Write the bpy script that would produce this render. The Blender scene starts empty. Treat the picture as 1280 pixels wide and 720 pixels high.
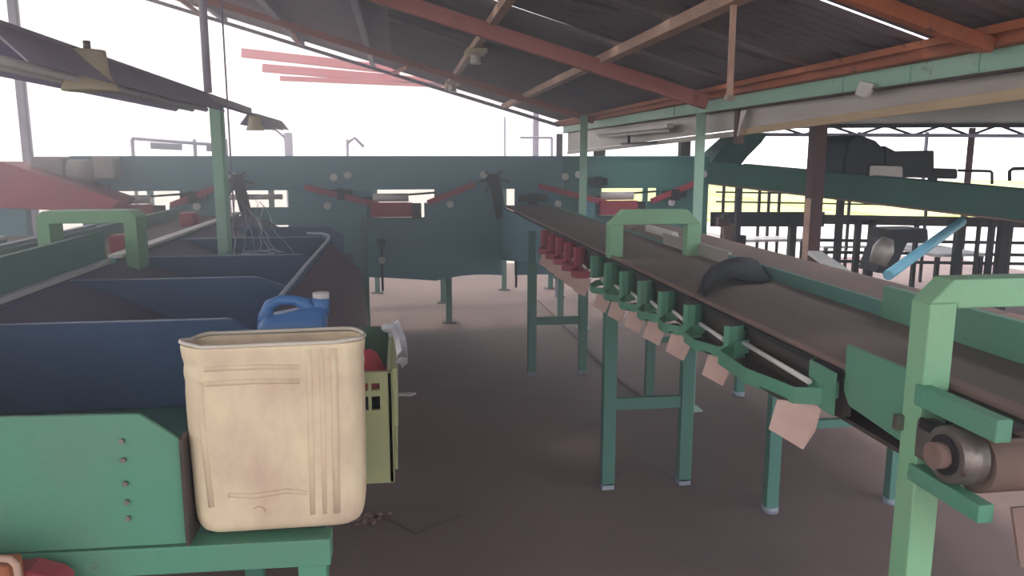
import bpy, math, random
from mathutils import Vector, Matrix
random.seed(7)
D = bpy.data
COL = bpy.context.scene.collection
R = math.radians

# ------------------------------------------------------------------ camera, sky, sun, exposure
EYE = 1.65
HAZE = .1
YAW, PITCH = R(8.076), R(9.559)
F = 980.0
cam = D.objects.new('camera', D.cameras.new('camera'))
cam.location = (0, 0, EYE)
cam.rotation_euler = (math.pi/2 - PITCH, 0, -YAW)
cam.data.sensor_width = 36; cam.data.lens = 36*F/1280
cam.data.clip_start = .05; cam.data.clip_end = 600
COL.objects.link(cam); bpy.context.scene.camera = cam
sc = bpy.context.scene
sc.view_settings.view_transform = 'Standard'; sc.view_settings.look = 'None'
sc.view_settings.exposure = 0.0; sc.view_settings.gamma = 1
w = D.worlds.new('overcast_sky'); sc.world = w; w.use_nodes = True
bg = w.node_tree.nodes['Background']
bg.inputs[0].default_value = (.94, .965, 1.05, 1); bg.inputs[1].default_value = 2.9
sun = D.objects.new('sun', D.lights.new('sun', 'SUN'))
sun.data.energy = 2.5; sun.data.angle = R(6); sun.data.color = (1, .95, .88)
sun.rotation_euler = Vector((.45, -1, -1.5)).to_track_quat('-Z', 'Y').to_euler()
COL.objects.link(sun)

# pixel of the photograph (1280x720) + one known coordinate -> world point; used to read real positions
_f = Vector((math.sin(YAW)*math.cos(PITCH), math.cos(YAW)*math.cos(PITCH), -math.sin(PITCH)))
_r = Vector((math.cos(YAW), -math.sin(YAW), 0)); _u = _r.cross(_f)
def at(px, py, X=None, Y=None, Z=None):
    d = _f + _r*((px-640)/F) + _u*((360-py)/F)
    i, v = (0, X) if X is not None else (1, Y) if Y is not None else (2, Z)
    o = Vector((0, 0, EYE)); return o + d*((v-o[i])/d[i])

# ------------------------------------------------------------------ materials
def lin(h):
    h = h.lstrip('#'); c = [int(h[i:i+2], 16)/255 for i in (0, 2, 4)]
    return tuple(x/12.92 if x <= .04045 else ((x+.055)/1.055)**2.4 for x in c)+(1,)
def mat(name, base, dirt=None, amt=.5, scale=6, rough=.6, metal=0, bump=.15, fine=60, stretch=(1, 1, 1), spec=.4, wear=None, wear_t=.68):
    m = D.materials.new(name); m.use_nodes = True; nt = m.node_tree; N = nt.nodes; L = nt.links
    b = N['Principled BSDF']; b.inputs['Roughness'].default_value = rough; b.inputs['Metallic'].default_value = metal
    b.inputs['Specular IOR Level'].default_value = spec
    tc = N.new('ShaderNodeTexCoord'); mp = N.new('ShaderNodeMapping'); mp.inputs['Scale'].default_value = stretch
    L.new(tc.outputs['Object'], mp.inputs[0])
    n1 = N.new('ShaderNodeTexNoise'); n1.inputs['Scale'].default_value = scale; n1.inputs['Detail'].default_value = 8; n1.inputs['Roughness'].default_value = .62
    L.new(mp.outputs[0], n1.inputs['Vector'])
    r = N.new('ShaderNodeValToRGB'); r.color_ramp.elements[0].position = .42; r.color_ramp.elements[1].position = .72
    r.color_ramp.elements[1].color = (amt, amt, amt, 1); r.color_ramp.elements[0].color = (0, 0, 0, 1)
    L.new(n1.outputs['Fac'], r.inputs[0])
    mx = N.new('ShaderNodeMix'); mx.data_type = 'RGBA'; mx.inputs[6].default_value = lin(base); mx.inputs[7].default_value = lin(dirt or base)
    L.new(r.outputs[0], mx.inputs[0]); out = mx.outputs[2]
    n2 = N.new('ShaderNodeTexNoise'); n2.inputs['Scale'].default_value = fine; n2.inputs['Detail'].default_value = 5
    L.new(mp.outputs[0], n2.inputs['Vector'])
    if wear:
        n3 = N.new('ShaderNodeTexNoise'); n3.inputs['Scale'].default_value = scale*2.7; n3.inputs['Detail'].default_value = 10; n3.inputs['Roughness'].default_value = .7
        L.new(mp.outputs[0], n3.inputs['Vector'])
        r3 = N.new('ShaderNodeValToRGB'); r3.color_ramp.elements[0].position = wear_t-.06; r3.color_ramp.elements[1].position = wear_t
        L.new(n3.outputs['Fac'], r3.inputs[0])
        m3 = N.new('ShaderNodeMix'); m3.data_type = 'RGBA'; m3.inputs[7].default_value = lin(wear)
        L.new(r3.outputs[0], m3.inputs[0]); L.new(out, m3.inputs[6]); out = m3.outputs[2]
    L.new(out, b.inputs['Base Color'])
    bp = N.new('ShaderNodeBump'); bp.inputs['Strength'].default_value = bump; bp.inputs['Distance'].default_value = .01
    L.new(n2.outputs['Fac'], bp.inputs['Height']); L.new(bp.outputs[0], b.inputs['Normal'])
    return m
M = {}
M['green']   = mat('bright_green_paint', '#5f9f83', '#6f967e', .7, 5, .5, wear='#7d7466', wear_t=.72)
M['lime']    = mat('arch_green_paint', '#8cc49a', '#93b894', .6, 6, .5, wear='#8b8069', wear_t=.73)
M['dgreen']  = mat('aged_green_paint', '#568c7e', '#5f877b', .7, 5, .55, wear='#6b5d55', wear_t=.7)
M['teal']    = mat('haze_tinted_teal_paint', '#629aab', '#7099ab', .7, 2.5, .6, wear='#5d5a66', wear_t=.74)  # blue of the haze is mixed into this paint colour
M['bgreen']  = mat('bottle_green_paint', '#2f6152', '#2f5348', .7, 4, .55)
M['mint']    = mat('mint_beam_paint', '#9fd0bb', '#b5d8c8', .7, 3, .5, wear='#7d6a55', wear_t=.71)
M['rust']    = mat('red_oxide_beam', '#bf7a70', '#a3665c', .8, 5, .7, wear='#6d4038', wear_t=.68)
M['orange']  = mat('orange_rust_beam', '#bd7452', '#8a5136', .8, 5, .7, wear='#5d3a2c', wear_t=.66)
M['pinkwood']= mat('pinkish_purlin', '#cdab98', '#a58878', .7, 6, .7)
M['maroon']  = mat('maroon_paint', '#5d3a38', '#45302e', .8, 5, .6, wear='#8a7468', wear_t=.68)
M['red']     = mat('faded_red_paint', '#b54655', '#96495a', .7, 5, .55, wear='#9c7a72', wear_t=.7)
M['redfar']  = mat('pink_red_paint', '#e0707a', '#d98888', .6, 5, .55)
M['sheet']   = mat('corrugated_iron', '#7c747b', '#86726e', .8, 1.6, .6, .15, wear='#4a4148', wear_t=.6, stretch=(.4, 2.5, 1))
M['sheetbloom'] = mat('bloom_paled_iron', '#aaa2ae', '#968c98', .8, 1.6, .6, .15, stretch=(.4, 2.5, 1))  # copy of the iron, paled to stand in for bloom on the left
M['lampwhite'] = mat('glare_paled_reflector', '#dcd8e4', '#c2bdcc', .6, 5, .5)
M['galv']    = mat('galvanised_sheet', '#b9b2ac', '#9c948f', .7, 3, .45, .35, stretch=(1, .5, 3))
M['wood']    = mat('pale_timber', '#d3bd9a', '#bb9f7c', .7, 6, .7, stretch=(6, .5, 6))
M['navy']    = mat('navy_canvas', '#47638a', '#3d5175', .8, 4, .75, wear='#4a5775', wear_t=.7)
M['bed']     = mat('dusty_rubber_bed', '#6d6484', '#565578', .8, 3, .8)
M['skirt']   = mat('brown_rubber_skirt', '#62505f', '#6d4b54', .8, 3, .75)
M['edge']    = mat('worn_pale_edge', '#a9b3c4', '#8b94a8', .7, 8, .5)
M['belt']    = mat('dusty_brown_belt', '#6e5f58', '#7e6c62', .8, 4, .75, stretch=(2, .5, 1), wear='#4e4a4c', wear_t=.7)
M['tan']     = mat('dusty_tan_metal', '#8b7068', '#74685f', .8, 5, .7, wear='#5b8a78', wear_t=.7)
M['darkside']= mat('dark_side_rail', '#4a4340', '#5d4a42', .8, 6, .7)
M['flap']    = mat('tan_rubber_flap', '#ddbfb5', '#c6a499', .7, 9, .8)
M['black']   = mat('black_rubber', '#15171f', '#1e1f27', .6, 8, .6)
M['iron']    = mat('dark_iron', '#2b2a2d', '#3b3432', .7, 6, .6, .3)
M['purple']  = mat('weathered_grey_steel', '#aca6ba', '#9690a8', .7, 6, .6, .2)
M['steel']   = mat('bare_steel', '#9a938d', '#6d625b', .8, 12, .42, .75, wear='#6b4a3a', wear_t=.66)
M['white']   = mat('chalky_white', '#e8e6e6', '#cfcac9', .6, 6, .5)
M['tealnohaze'] = mat('unhazed_teal_paint', '#4d857e', '#50807c', .7, 2.5, .6, wear='#5d5a60', wear_t=.74)  # same machine paint without the haze tint, for its right end
M['cream']   = mat('cream_plastic', '#f4e3c0', '#cdb3a0', .95, 6, .5, bump=.25, fine=30, wear='#a88d6d', wear_t=.72, stretch=(1, 1, .6))
M['creamin'] = mat('cream_plastic_inside', '#e3dccf', '#c9bba5', .6, 7, .5)
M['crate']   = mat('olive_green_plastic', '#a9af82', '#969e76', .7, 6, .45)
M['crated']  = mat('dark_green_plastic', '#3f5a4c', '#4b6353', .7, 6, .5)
M['blue']    = mat('blue_plastic', '#4f83c4', '#426fae', .6, 5, .35, spec=.5)
M['lblue']   = mat('light_blue_pipe', '#86cde6', '#6cb2d0', .7, 6, .4)
M['pinkcloth'] = mat('pink_red_cloth', '#d8475c', '#e88b95', .7, 14, .7)
M['beige']   = mat('beige_machine', '#b3aaa8', '#8f8a94', .7, 9, .6)
M['lampcap'] = mat('warm_cream_cap', '#fbf4dc', '#f2e2b8', .6, 6, .5)
M['yard']    = mat('pale_concrete_yard', '#d9d2cc', '#c4bcb4', .6, .8, .9)
M['grass']   = mat('sunlit_grass', '#d9dc92', '#bcc670', .8, .6, .9, fine=8)
M['tape']    = mat('milky_plastic_film', '#cfd0d6', '#a8a9b3', .7, 14, .25, spec=.6)
for k in ('lampcap', 'lampwhite'):      # translucency and pale base added to stand in for glare on the lamps
    nt = M[k].node_tree; b = nt.nodes['Principled BSDF']; o_ = nt.nodes['Material Output']
    tr_ = nt.nodes.new('ShaderNodeBsdfTranslucent'); tr_.inputs[0].default_value = lin('#f4ead0' if k == 'lampcap' else '#cfc9dd')
    mx_ = nt.nodes.new('ShaderNodeMixShader'); mx_.inputs[0].default_value = .45
    nt.links.new(b.outputs[0], mx_.inputs[1]); nt.links.new(tr_.outputs[0], mx_.inputs[2]); nt.links.new(mx_.outputs[0], o_.inputs[0])
# floor: brown dusty concrete with stains
fm = mat('dusty_brown_concrete', '#8e7874', '#72615f', .85, 1.1, .8, bump=.3, fine=25, wear='#8f7d7a', wear_t=.66)
M['floor'] = fm

# ------------------------------------------------------------------ mesh builder
class MB:
    def __init__(s): s.v = []; s.f = []; s.sm = []
    def add(s, vs, fs, smooth=False):
        o = len(s.v); s.v += [tuple(v) for v in vs]
        for f in fs: s.f.append([o+i for i in f]); s.sm.append(smooth)
        return s
    def box(s, x0, x1, y0, y1, z0, z1):
        vs = [(x, y, z) for z in (z0, z1) for y in (y0, y1) for x in (x0, x1)]
        return s.add(vs, [(0, 2, 3, 1), (4, 5, 7, 6), (0, 1, 5, 4), (2, 6, 7, 3), (0, 4, 6, 2), (1, 3, 7, 5)])
    def bar(s, a, b, w, h, up=(0, 0, 1)):
        a, b = Vector(a), Vector(b); d = (b-a).normalized(); u = Vector(up)
        if abs(d.dot(u)) > .98: u = Vector((0, 1, 0))
        r = d.cross(u).normalized(); u = r.cross(d)
        vs = []
        for p in (a, b):
            for i, j in ((-1, -1), (1, -1), (1, 1), (-1, 1)): vs.append(p+r*(i*w/2)+u*(j*h/2))
        return s.add(vs, [(0, 3, 2, 1), (4, 5, 6, 7), (0, 1, 5, 4), (1, 2, 6, 5), (2, 3, 7, 6), (3, 0, 4, 7)])
    def angle(s, a, b, w, t=.006, up=(0, 0, 1), flip=1):
        """an L section"""
        a, b = Vector(a), Vector(b); d = (b-a).normalized(); u = Vector(up)
        if abs(d.dot(u)) > .98: u = Vector((0, 1, 0))
        r = d.cross(u).normalized()*flip; u = r.cross(d)*flip
        s.bar(a, b, t, w, u); o = r*(w/2)-u*(w/2)
        return s.bar(a+o, b+o, w, t, u)
    def tube(s, pts, r, n=10, cap=True):
        pts = [Vector(p) for p in pts]; rs = r if isinstance(r, (list, tuple)) else [r]*len(pts)
        vs = []; prev = None
        for i, p in enumerate(pts):
            d = (pts[min(i+1, len(pts)-1)]-pts[max(i-1, 0)]).normalized()
            if prev is None:
                u = Vector((0, 0, 1)) if abs(d.z) < .9 else Vector((1, 0, 0)); prev = (u-d*u.dot(d)).normalized()
            else: prev = (prev-d*prev.dot(d)).normalized()
            q = d.cross(prev)
            for k in range(n):
                t = 2*math.pi*k/n; vs.append(p+prev*(math.cos(t)*rs[i])+q*(math.sin(t)*rs[i]))
        fs = [(i*n+k, i*n+(k+1) % n, (i+1)*n+(k+1) % n, (i+1)*n+k) for i in range(len(pts)-1) for k in range(n)]
        s.add(vs, fs, True)
        if cap:
            o = len(s.v)-len(vs); m = len(vs)
            s.f.append([o+k for k in range(n)][::-1]); s.f.append([o+m-n+k for k in range(n)]); s.sm += [False, False]
        return s
    def prism(s, poly, vec, smooth=False):
        """extrude a closed 3-D polygon along vec"""
        n = len(poly); p = [Vector(q) for q in poly]; v = Vector(vec)
        fs = [tuple(range(n))[::-1], tuple(range(n, 2*n))]+[(i, (i+1) % n, n+(i+1) % n, n+i) for i in range(n)]
        return s.add(p+[q+v for q in p], fs, smooth)
    def strip(s, pts, vec, t):
        """a bent band: polyline pts, height vec, thickness t outward"""
        pts = [Vector(p) for p in pts]; v = Vector(vec); vs = []
        for i, p in enumerate(pts):
            d = (pts[min(i+1, len(pts)-1)]-pts[max(i-1, 0)]).normalized(); n = d.cross(v).normalized()*t
            vs += [p, p+n, p+n+v, p+v]
        fs = []
        for i in range(len(pts)-1):
            a, b = 4*i, 4*i+4
            fs += [(a+k, a+(k+1) % 4, b+(k+1) % 4, b+k) for k in range(4)]
        e = 4*(len(pts)-1); fs += [(3, 2, 1, 0), (e, e+1, e+2, e+3)]
        return s.add(vs, fs)
    def ball(s, c, r, n=10, m=7, sc3=(1, 1, 1)):
        c = Vector(c); vs = []
        for i in range(m+1):
            t = math.pi*i/m
            for k in range(n):
                p = 2*math.pi*k/n
                vs.append(c+Vector((math.sin(t)*math.cos(p)*r*sc3[0], math.sin(t)*math.sin(p)*r*sc3[1], math.cos(t)*r*sc3[2])))
        fs = [(i*n+k, (i+1)*n+k, (i+1)*n+(k+1) % n, i*n+(k+1) % n) for i in range(m) for k in range(n)]
        return s.add(vs, fs, True)
    def build(s, name, m, parent=None, bevel=0):
        me = D.meshes.new(name); me.from_pydata(s.v, [], s.f); me.update()
        for p, q in zip(me.polygons, s.sm): p.use_smooth = q
        me.materials.append(M[m] if isinstance(m, str) else m)
        import bmesh
        bm = bmesh.new(); bm.from_mesh(me); bmesh.ops.recalc_face_normals(bm, faces=bm.faces); bm.to_mesh(me); bm.free()
        o = D.objects.new(name, me); COL.objects.link(o)
        if parent: link(o, parent)
        if bevel:
            b = o.modifiers.new('bevel', 'BEVEL'); b.width = bevel; b.segments = 2; b.limit_method = 'ANGLE'
        return o
def link(o, parent):
    o.parent = parent; o.matrix_parent_inverse = Matrix.Translation(parent_world(parent)).inverted()
def parent_world(p):
    v = Vector(p.location)
    while p.parent: p = p.parent; v = v if True else v
    return v if p else v
def thing(name, loc, label=None, cat=None, group=None, kind=None):
    o = D.objects.new(name, None); o.location = loc; o.empty_display_size = .1; COL.objects.link(o)
    return tag(o, label, cat, group, kind)
def tag(o, label=None, cat=None, group=None, kind=None):
    if label: o['label'] = label
    if cat: o['category'] = cat
    if group: o['group'] = group
    if kind: o['kind'] = kind
    return o
def recentre(o):
    """put a single-mesh thing's origin at its base"""
    me = o.data; xs = [v.co for v in me.vertices]
    c = Vector((sum(v.x for v in xs)/len(xs), sum(v.y for v in xs)/len(xs), min(v.z for v in xs)))
    me.transform(Matrix.Translation(-c)); o.location = c; return o
def solo(mb, name, m, label, cat, group=None, kind=None, bevel=0):
    return tag(recentre(mb.build(name, m, None, bevel)), label, cat, group, kind)

# ------------------------------------------------------------------ ground and floor
tag(MB().box(-9, 9, -5, 12, -.15, 0).build('floor', 'floor'), kind='structure')
tag(MB().box(-260, 260, -120, 420, -.4, -.16).build('ground', 'yard'), kind='structure')
g = MB()
for i in range(10):
    for j in range(4): g.box(8+i*6, 14+i*6, 21+j*7, 28+j*7, -.4, -.12+.05*((i*7+j*3) % 3)+j*.02)
tag(g.build('grass_field', 'grass'), 'sunlit yellow green grass field beyond the shed', 'grass', kind='stuff')

# haze volume added over left and middle to stand in for lens flare
hz = MB().box(-8.5, 1.6, -4.5, 11.8, .02, 4.9).build('flare_haze', 'floor')
hm = D.materials.new('flare_haze'); hm.use_nodes = True; nt = hm.node_tree; nt.nodes.clear()
vo = nt.nodes.new('ShaderNodeVolumeScatter'); vo.inputs['Color'].default_value = (.80, .89, 1, 1); vo.inputs['Density'].default_value = HAZE; vo.inputs['Anisotropy'].default_value = .7
nt.links.new(vo.outputs[0], nt.nodes.new('ShaderNodeOutputMaterial').inputs['Volume'])
hz.data.materials.clear(); hz.data.materials.append(hm)
tag(hz, 'thin bluish haze added over the left and middle of the shed for lens flare', 'haze', kind='stuff')

# ------------------------------------------------------------------ roof
def rz(x): return 1.985+.29*(1.9-x)
roof = thing('ceiling', (0, 4, 2.5), kind='structure')
def sheet(y0, w, x0, x1, gap=0, skew=0):
    n = 10; seg = 6; mb = MB(); vs = []; k = n*seg+1
    for (x, sk) in ((x0, 0), (x1, skew)):
        for i in range(k):
            y = y0+sk+(w-gap)*i/(k-1); vs.append((x, y, rz(x)+.062+.011*math.cos(2*math.pi*i/seg)))
    top = [(a, b, c+.0015) for a, b, c in vs]
    mb.add(vs, [(i, i+1, k+i+1, k+i) for i in range(k-1)], True)
    mb.add(top, [(i, k+i, k+i+1, i+1) for i in range(k-1)], True)
    return mb
for i in range(13):
    y0 = -1.3+.8*i
    gp = [0, .02, -.04, .03, .045, .04, .03, -.04, .035, -.04, -.04, .03, -.04][i]
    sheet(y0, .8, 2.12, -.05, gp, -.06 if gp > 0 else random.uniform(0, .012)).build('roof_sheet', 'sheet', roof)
    o = sheet(y0, .8, .05, -1.85, -.04, random.uniform(0, .012)).build('roof_sheet', 'sheetbloom', roof); o.location.z += .006
    o = sheet(y0, .8, -1.75, -5.6, -.04 if i % 4 else .01, random.uniform(0, .01)).build('roof_sheet', 'sheetbloom', roof); o.location.z += .012
for x, m, wd, h in ((1.86, 'orange', .05, .055), (1.2, 'pinkwood', .07, .05), (.54, 'pinkwood', .05, .05), (-.26, 'purple', .05, .05), (-1.02, 'purple', .06, .06), (-1.81, 'purple', .05, .05), (-2.7, 'purple', .05, .05), (-3.6, 'purple', .05, .05), (-4.6, 'purple', .05, .05)):
    z = rz(x)+.045-h/2
    MB().bar((x, -1.3, z), (x, 9.1, z), wd, h).build('purlin', m, roof, .004)
MB().bar((1.8, -1.3, 2.03), (1.8, 9.1, 2.03), .02, .025).build('purlin', 'orange', roof)
for y, m, h in ((9.02, 'purple', .035), (7.4, 'rust', .06), (4.6, 'rust', .085), (2.3, 'orange', .045), (0.1, 'orange', .06)):
    o = .005-h/2
    MB().bar((1.83, y, rz(1.83)+o), (-5.6, y, rz(-5.6)+o), .05, h).build('rafter', m, roof, .004)
MB().bar((1.9, 1.72, rz(1.9)+.04), (.2, 1.72, rz(.2)+.04), .12, .14).build('rafter', 'orange', roof, .005)
# struts between the far rafter and the roof edge, lattice above the far left gable
b = MB()
for x in (-.9, -1.9, .1):
    b.bar((x, 7.42, rz(x)-.06), (x-.15, 9.0, rz(x-.15)+.0), .03, .03)
b.build('brace', 'rust', roof)
b = MB(); zc = 3.36
for x0 in (-5.4, -4.55, -3.7):
    b.bar((x0, 8.96, zc), (x0+.85, 8.96, min(rz(x0+.85)-.03, zc+.5)), .03, .03)
    b.bar((x0+.85, 8.92, zc), (x0, 8.92, min(rz(x0)-.03, zc+.5)), .03, .03)
b.build('lattice_brace', 'rust', roof)
MB().bar((-5.6, 8.94, zc), (-2.45, 8.94, zc), .04, .04).build('lattice_chord', 'pinkwood', roof)

for i, (y, lb) in enumerate(((5.6, 'small pale lamp holder on the roof purlin above the middle of the aisle'), (8.0, 'smaller far lamp holder on the same roof purlin'))):
    t = thing('lamp_holder', (.54, y, rz(.54)-.08), lb, 'lamp')
    MB().box(.47, .61, y-.12, y+.12, rz(.54)-.035, rz(.54)-.008).build('base_plate', 'lampcap', t, .004)
    MB().tube([(.54, y, rz(.54)-.03), (.54, y, rz(.54)-.1)], [.03, .04], 10).build('bulb', 'white', t)

# eave beam, hung sheet and batten on the right
eb = thing('eave_beam', (1.9, 4, 1.91), 'mint green steel beam running along the right eave above the hung metal sheets', 'beam')
MB().box(1.88, 1.93, .6, 9.05, 1.915, 1.985).build('web', 'mint', eb, .003)
MB().box(1.87, 1.96, .6, 9.05, 1.985, 1.989).build('flange', 'orange', eb)
MB().box(1.865, 1.94, .6, 9.05, 1.909, 1.915).build('flange', 'darkside', eb)
for y in (2.4, 2.75, 3.2, 5.3): MB().box(1.874, 1.88, y, y+.02, 1.92, 1.98).build('seam_plate', 'mint', eb)
def zb(y): return 1.845-.028*(y-1.5) if y < 4.4 else 1.76-.02*(y-4.4)
for i, (y0, y1) in enumerate(((.6, 2.0), (2.01, 4.32), (4.36, 6.6), (6.61, 9.0))):
    s = MB().prism([(1.925, y0, zb(y0)+.035), (1.925, y1, zb(y1)+.035), (1.925, y1, 1.91), (1.925, y0, 1.91)], (.004, 0, 0))
    solo(s, 'metal_sheet', 'galv', ['nearest grey metal sheet under the eave beam, just outside the right frame edge',
        'dull grey metal sheet under the eave beam, from right frame edge to the dark joint',
        'pale metal sheet just beyond the dark joint, behind the nearer green post', 'bleached far metal sheet under the eave beam, reaching the roof end'][i],
        'metal sheet', 'sheets hung under the eave')
s = MB().bar((1.93, .6, zb(.6)+.018), (1.93, 4.32, zb(4.32)+.018), .02, .035)
solo(s, 'timber_batten', 'wood', 'pale timber batten along the bottom edge of the nearer eave sheets', 'timber', bevel=.002)
s = MB().bar((1.93, 4.36, zb(4.4)+.018), (1.93, 9.0, zb(9)+.018), .02, .03)
solo(s, 'timber_batten', 'galv', 'bleached far batten along the bottom of the pale eave sheets', 'timber')
jt = MB().box(1.905, 1.945, 4.315, 4.365, 1.72, 1.925)
solo(jt, 'joint_post', 'maroon', 'short dark upright closing the joint between the hung eave sheets', 'bracket')
jt = MB().prism([(1.9, 4.2, 1.9), (1.9, 4.27, 1.9), (1.9, 4.29, 1.76), (1.87, 4.24, 1.76)], (.003, 0, 0))
solo(jt, 'torn_flap', 'white', 'torn white flap hanging at the joint of the eave sheets', 'flap')
jt = MB().prism([(1.86, 2.95, 1.93), (1.86, 3.05, 1.95), (1.86, 3.08, 1.9), (1.86, 3.0, 1.88)], (.015, 0, 0))
solo(jt, 'bulb_holder', 'white', 'small white bulb holder clipped to the mint eave beam', 'lamp holder')
# light fitting on the far sheets
lf = thing('strip_light', (1.86, 6.2, 1.78), 'white strip light fitting hanging in front of the bleached far eave sheet', 'lamp')
MB().box(1.83, 1.88, 5.3, 7.3, 1.84, 1.87).build('housing', 'white', lf, .004)
MB().tube([(1.855, 5.35, 1.825), (1.855, 7.25, 1.825)], .012).build('tube', 'white', lf)
MB().bar((1.855, 6.3, 1.84), (1.855, 6.3, 1.75), .02, .02).build('stem', 'iron', lf)
MB().bar((1.855, 5.6, 1.75), (1.855, 6.5, 1.75), .02, .014).build('crossbar', 'iron', lf)

# posts
def post(x, y, z0, z1, wd, m, label, name='support_post', cat='post', plate=True):
    t = thing(name, (x, y, z0), label, cat)
    MB().angle((x, y, z0), (x, y, z1), wd, .008, up=(0, 1, 0)).bar((x, y, z0), (x, y, z1), wd*.5, wd*.5).build('shaft', m, t)
    if plate: MB().box(x-wd, x+wd, y-wd, y+wd, z0, z0+.012).build('base_plate', m, t)
    return t
post(1.87, 4.75, 0, 1.909, .055, 'mint', 'slim pale green post in front of the right end of the back machine')
post(1.72, 7.25, 0, rz(1.72)-.02, .06, 'mint', 'slim pale green post in front of the back machine, left of the nearer one')
t = thing('support_post', (3.44, 6.2, 0), 'thick maroon steel post behind the right conveyor', 'post')
MB().box(3.385, 3.5, 6.15, 6.25, 0, 2.0).build('shaft', 'maroon', t, .006)
MB().box(3.355, 3.385, 6.14, 6.18, 0, 1.3).build('strip', 'pinkwood', t)
post(-3.75, 8.8, 0, rz(-3.75)-.09, .07, 'purple', 'tall thin grey post at far left, crossing behind the hanging light')
post(1.85, 9.02, 0, 1.9, .06, 'purple', 'weathered post at the far end of the eave beam')
hr = thing('hanging_rod', (1.2, 2.8, 1.86), 'pale rod hanging from a purlin in front of the mint eave beam', 'rod')
MB().bar((1.2, 2.8, 1.86), (1.2, 2.8, rz(1.2)), .018, .018).build('rod', 'pinkwood', hr)
MB().box(1.185, 1.215, 2.785, 2.815, 1.85, 1.868).build('foot', 'steel', hr)

# ------------------------------------------------------------------ left: fruit bins
bt = thing('fruit_bin_bench', (-.9, 4, 0), 'long green framed sorting bench with navy divided bins and sloping rubber bed on the left', 'sorting bench')
p = MB().prism([(-2.2, 1.6, .875), (-.455, 1.6, .855), (-.455, 1.6, 1.08), (-.53, 1.6, 1.138), (-2.2, 1.6, 1.18)], (0, .012, 0))
p.build('front_panel', 'green', bt, .002)
MB().box(-.455, -.447, 1.59, 1.68, .855, 1.085).build('panel_flange', 'darkside', bt)
for z in (1.085, 1.045, .995, .955, .92):
    MB().tube([(-.565, 1.592, z), (-.565, 1.6, z)], .0055, 8).build('bolt', 'steel', bt)
MB().bar((-2.2, 1.625, .853), (-.165, 1.625, .815), .06, .06).build('front_beam', 'green', bt, .003)
MB().box(-.235, -.175, 1.60, 1.655, 0, .79).build('leg', 'green', bt, .003)
MB().box(-.56, -.50, 2.60, 2.655, 0, .79).build('leg', 'dgreen', bt, .003)
MB().box(-.215, -.185, 1.655, 2.6, .8, .84).build('side_rail', 'green', bt, .002)
MB().box(-2.0, -.17, 2.6, 2.65, .79, .835).build('cross_rail', 'dgreen', bt, .002)
MB().box(-2.2, -.18, 1.66, 2.6, .832, .842).build('shelf', 'dgreen', bt)
bed = MB()
prof = [(-1.4, 1.13), (-1.2, 1.06), (-.95, .93), (-.7, .80), (-.44, .74)]
bed.prism([(x, 2.602, z) for x, z in prof]+[(x, 2.602, z-.02) for x, z in prof[::-1]], (0, 4.8, 0))
bed.build('bed', 'bed', bt)
for i, (y, xr, z) in enumerate(((2.58, -.53, 1.13), (3.5, -.6, 1.128), (4.27, -.5, 1.13), (5.2, -.5, 1.13), (6.3, -.55, 1.1))):
    pts = [(-1.39, y, 1.12), (-1.39, y, z), (xr-.03, y, z), (xr, y, z-.008), (-.45, y, z-.07), (-.45, y, .75), (-.7, y, .81), (-.95, y, .94), (-1.2, y, 1.05)]
    if i == 0: pts = pts[:4]+[(-.45, y, z-.07), (-.45, y, .845), (-1.39, y, .845)]
    MB().prism(pts, (0, .02, 0)).build('bin_divider', 'navy', bt, .004)
    MB().tube([(-1.39, y+.01, z), (xr-.03, y+.01, z), (-.455, y+.01, z-.065)], .005, 6).build('divider_edge', 'edge' if i < 4 else 'navy', bt)
# padded front board with pale rim, sloping skirt to the aisle
MB().prism([(-.45, 2.58, .74), (-.43, 2.58, .74), (-.43, 2.58, 1.145), (-.45, 2.58, 1.145)], (0, 2.36, 0)).build('front_board', 'navy', bt)
MB().tube([(-.44, 2.9, 1.146), (-.44, 3.6, 1.149), (-.44, 4.4, 1.147), (-.44, 4.92, 1.146), (-.46, 5.15, 1.143), (-.52, 5.3, 1.143), (-.62, 5.36, 1.14)], .009, 8).build('rim_edge', 'edge', bt)
MB().add([(-.425, 2.66, 1.12), (-.425, 4.9, 1.12), (-.42, 5.6, .98), (-.38, 7.4, .6), (-.32, 2.66, .1), (-.32, 4.9, .1), (-.32, 5.6, .1), (-.32, 7.4, .1),
    (-.44, 2.66, 1.12), (-.44, 4.9, 1.12), (-.435, 5.6, .98), (-.395, 7.4, .6), (-.335, 2.66, .1), (-.335, 4.9, .1), (-.335, 5.6, .1), (-.335, 7.4, .1)],
    [(0, 1, 5, 4), (1, 2, 6, 5), (2, 3, 7, 6), (8, 12, 13, 9), (9, 13, 14, 10), (10, 14, 15, 11), (0, 8, 9, 1), (1, 9, 10, 2), (2, 10, 11, 3), (0, 4, 12, 8), (3, 11, 15, 7), (4, 5, 13, 12), (5, 6, 14, 13), (6, 7, 15, 14)]).build('skirt', 'skirt', bt)
MB().strip([(-.44, 4.92, .76), (-.46, 5.15, .77), (-.52, 5.3, .78), (-.62, 5.36, .8)], (0, 0, .37), .02).build('corner_board', 'navy', bt)
MB().box(-.37, -.31, 7.42, 7.48, 0, 1.1).build('leg', 'dgreen', bt)
MB().box(-.37, -.31, 4.6, 4.66, 0, .3).build('leg', 'dgreen', bt)
MB().box(-1.4, -1.38, 1.62, 7.4, .7, 1.125).build('back_board', 'navy', bt)
for y in (1.9, 4.4, 7.2): MB().box(-1.44, -1.38, y, y+.06, 0, 1.1).build('leg', 'dgreen', bt)

post(-1.05, 5.0, .985, 1.97, .06, 'mint', 'pale green post rising out of the left bins to the light rail', plate=False)
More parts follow.
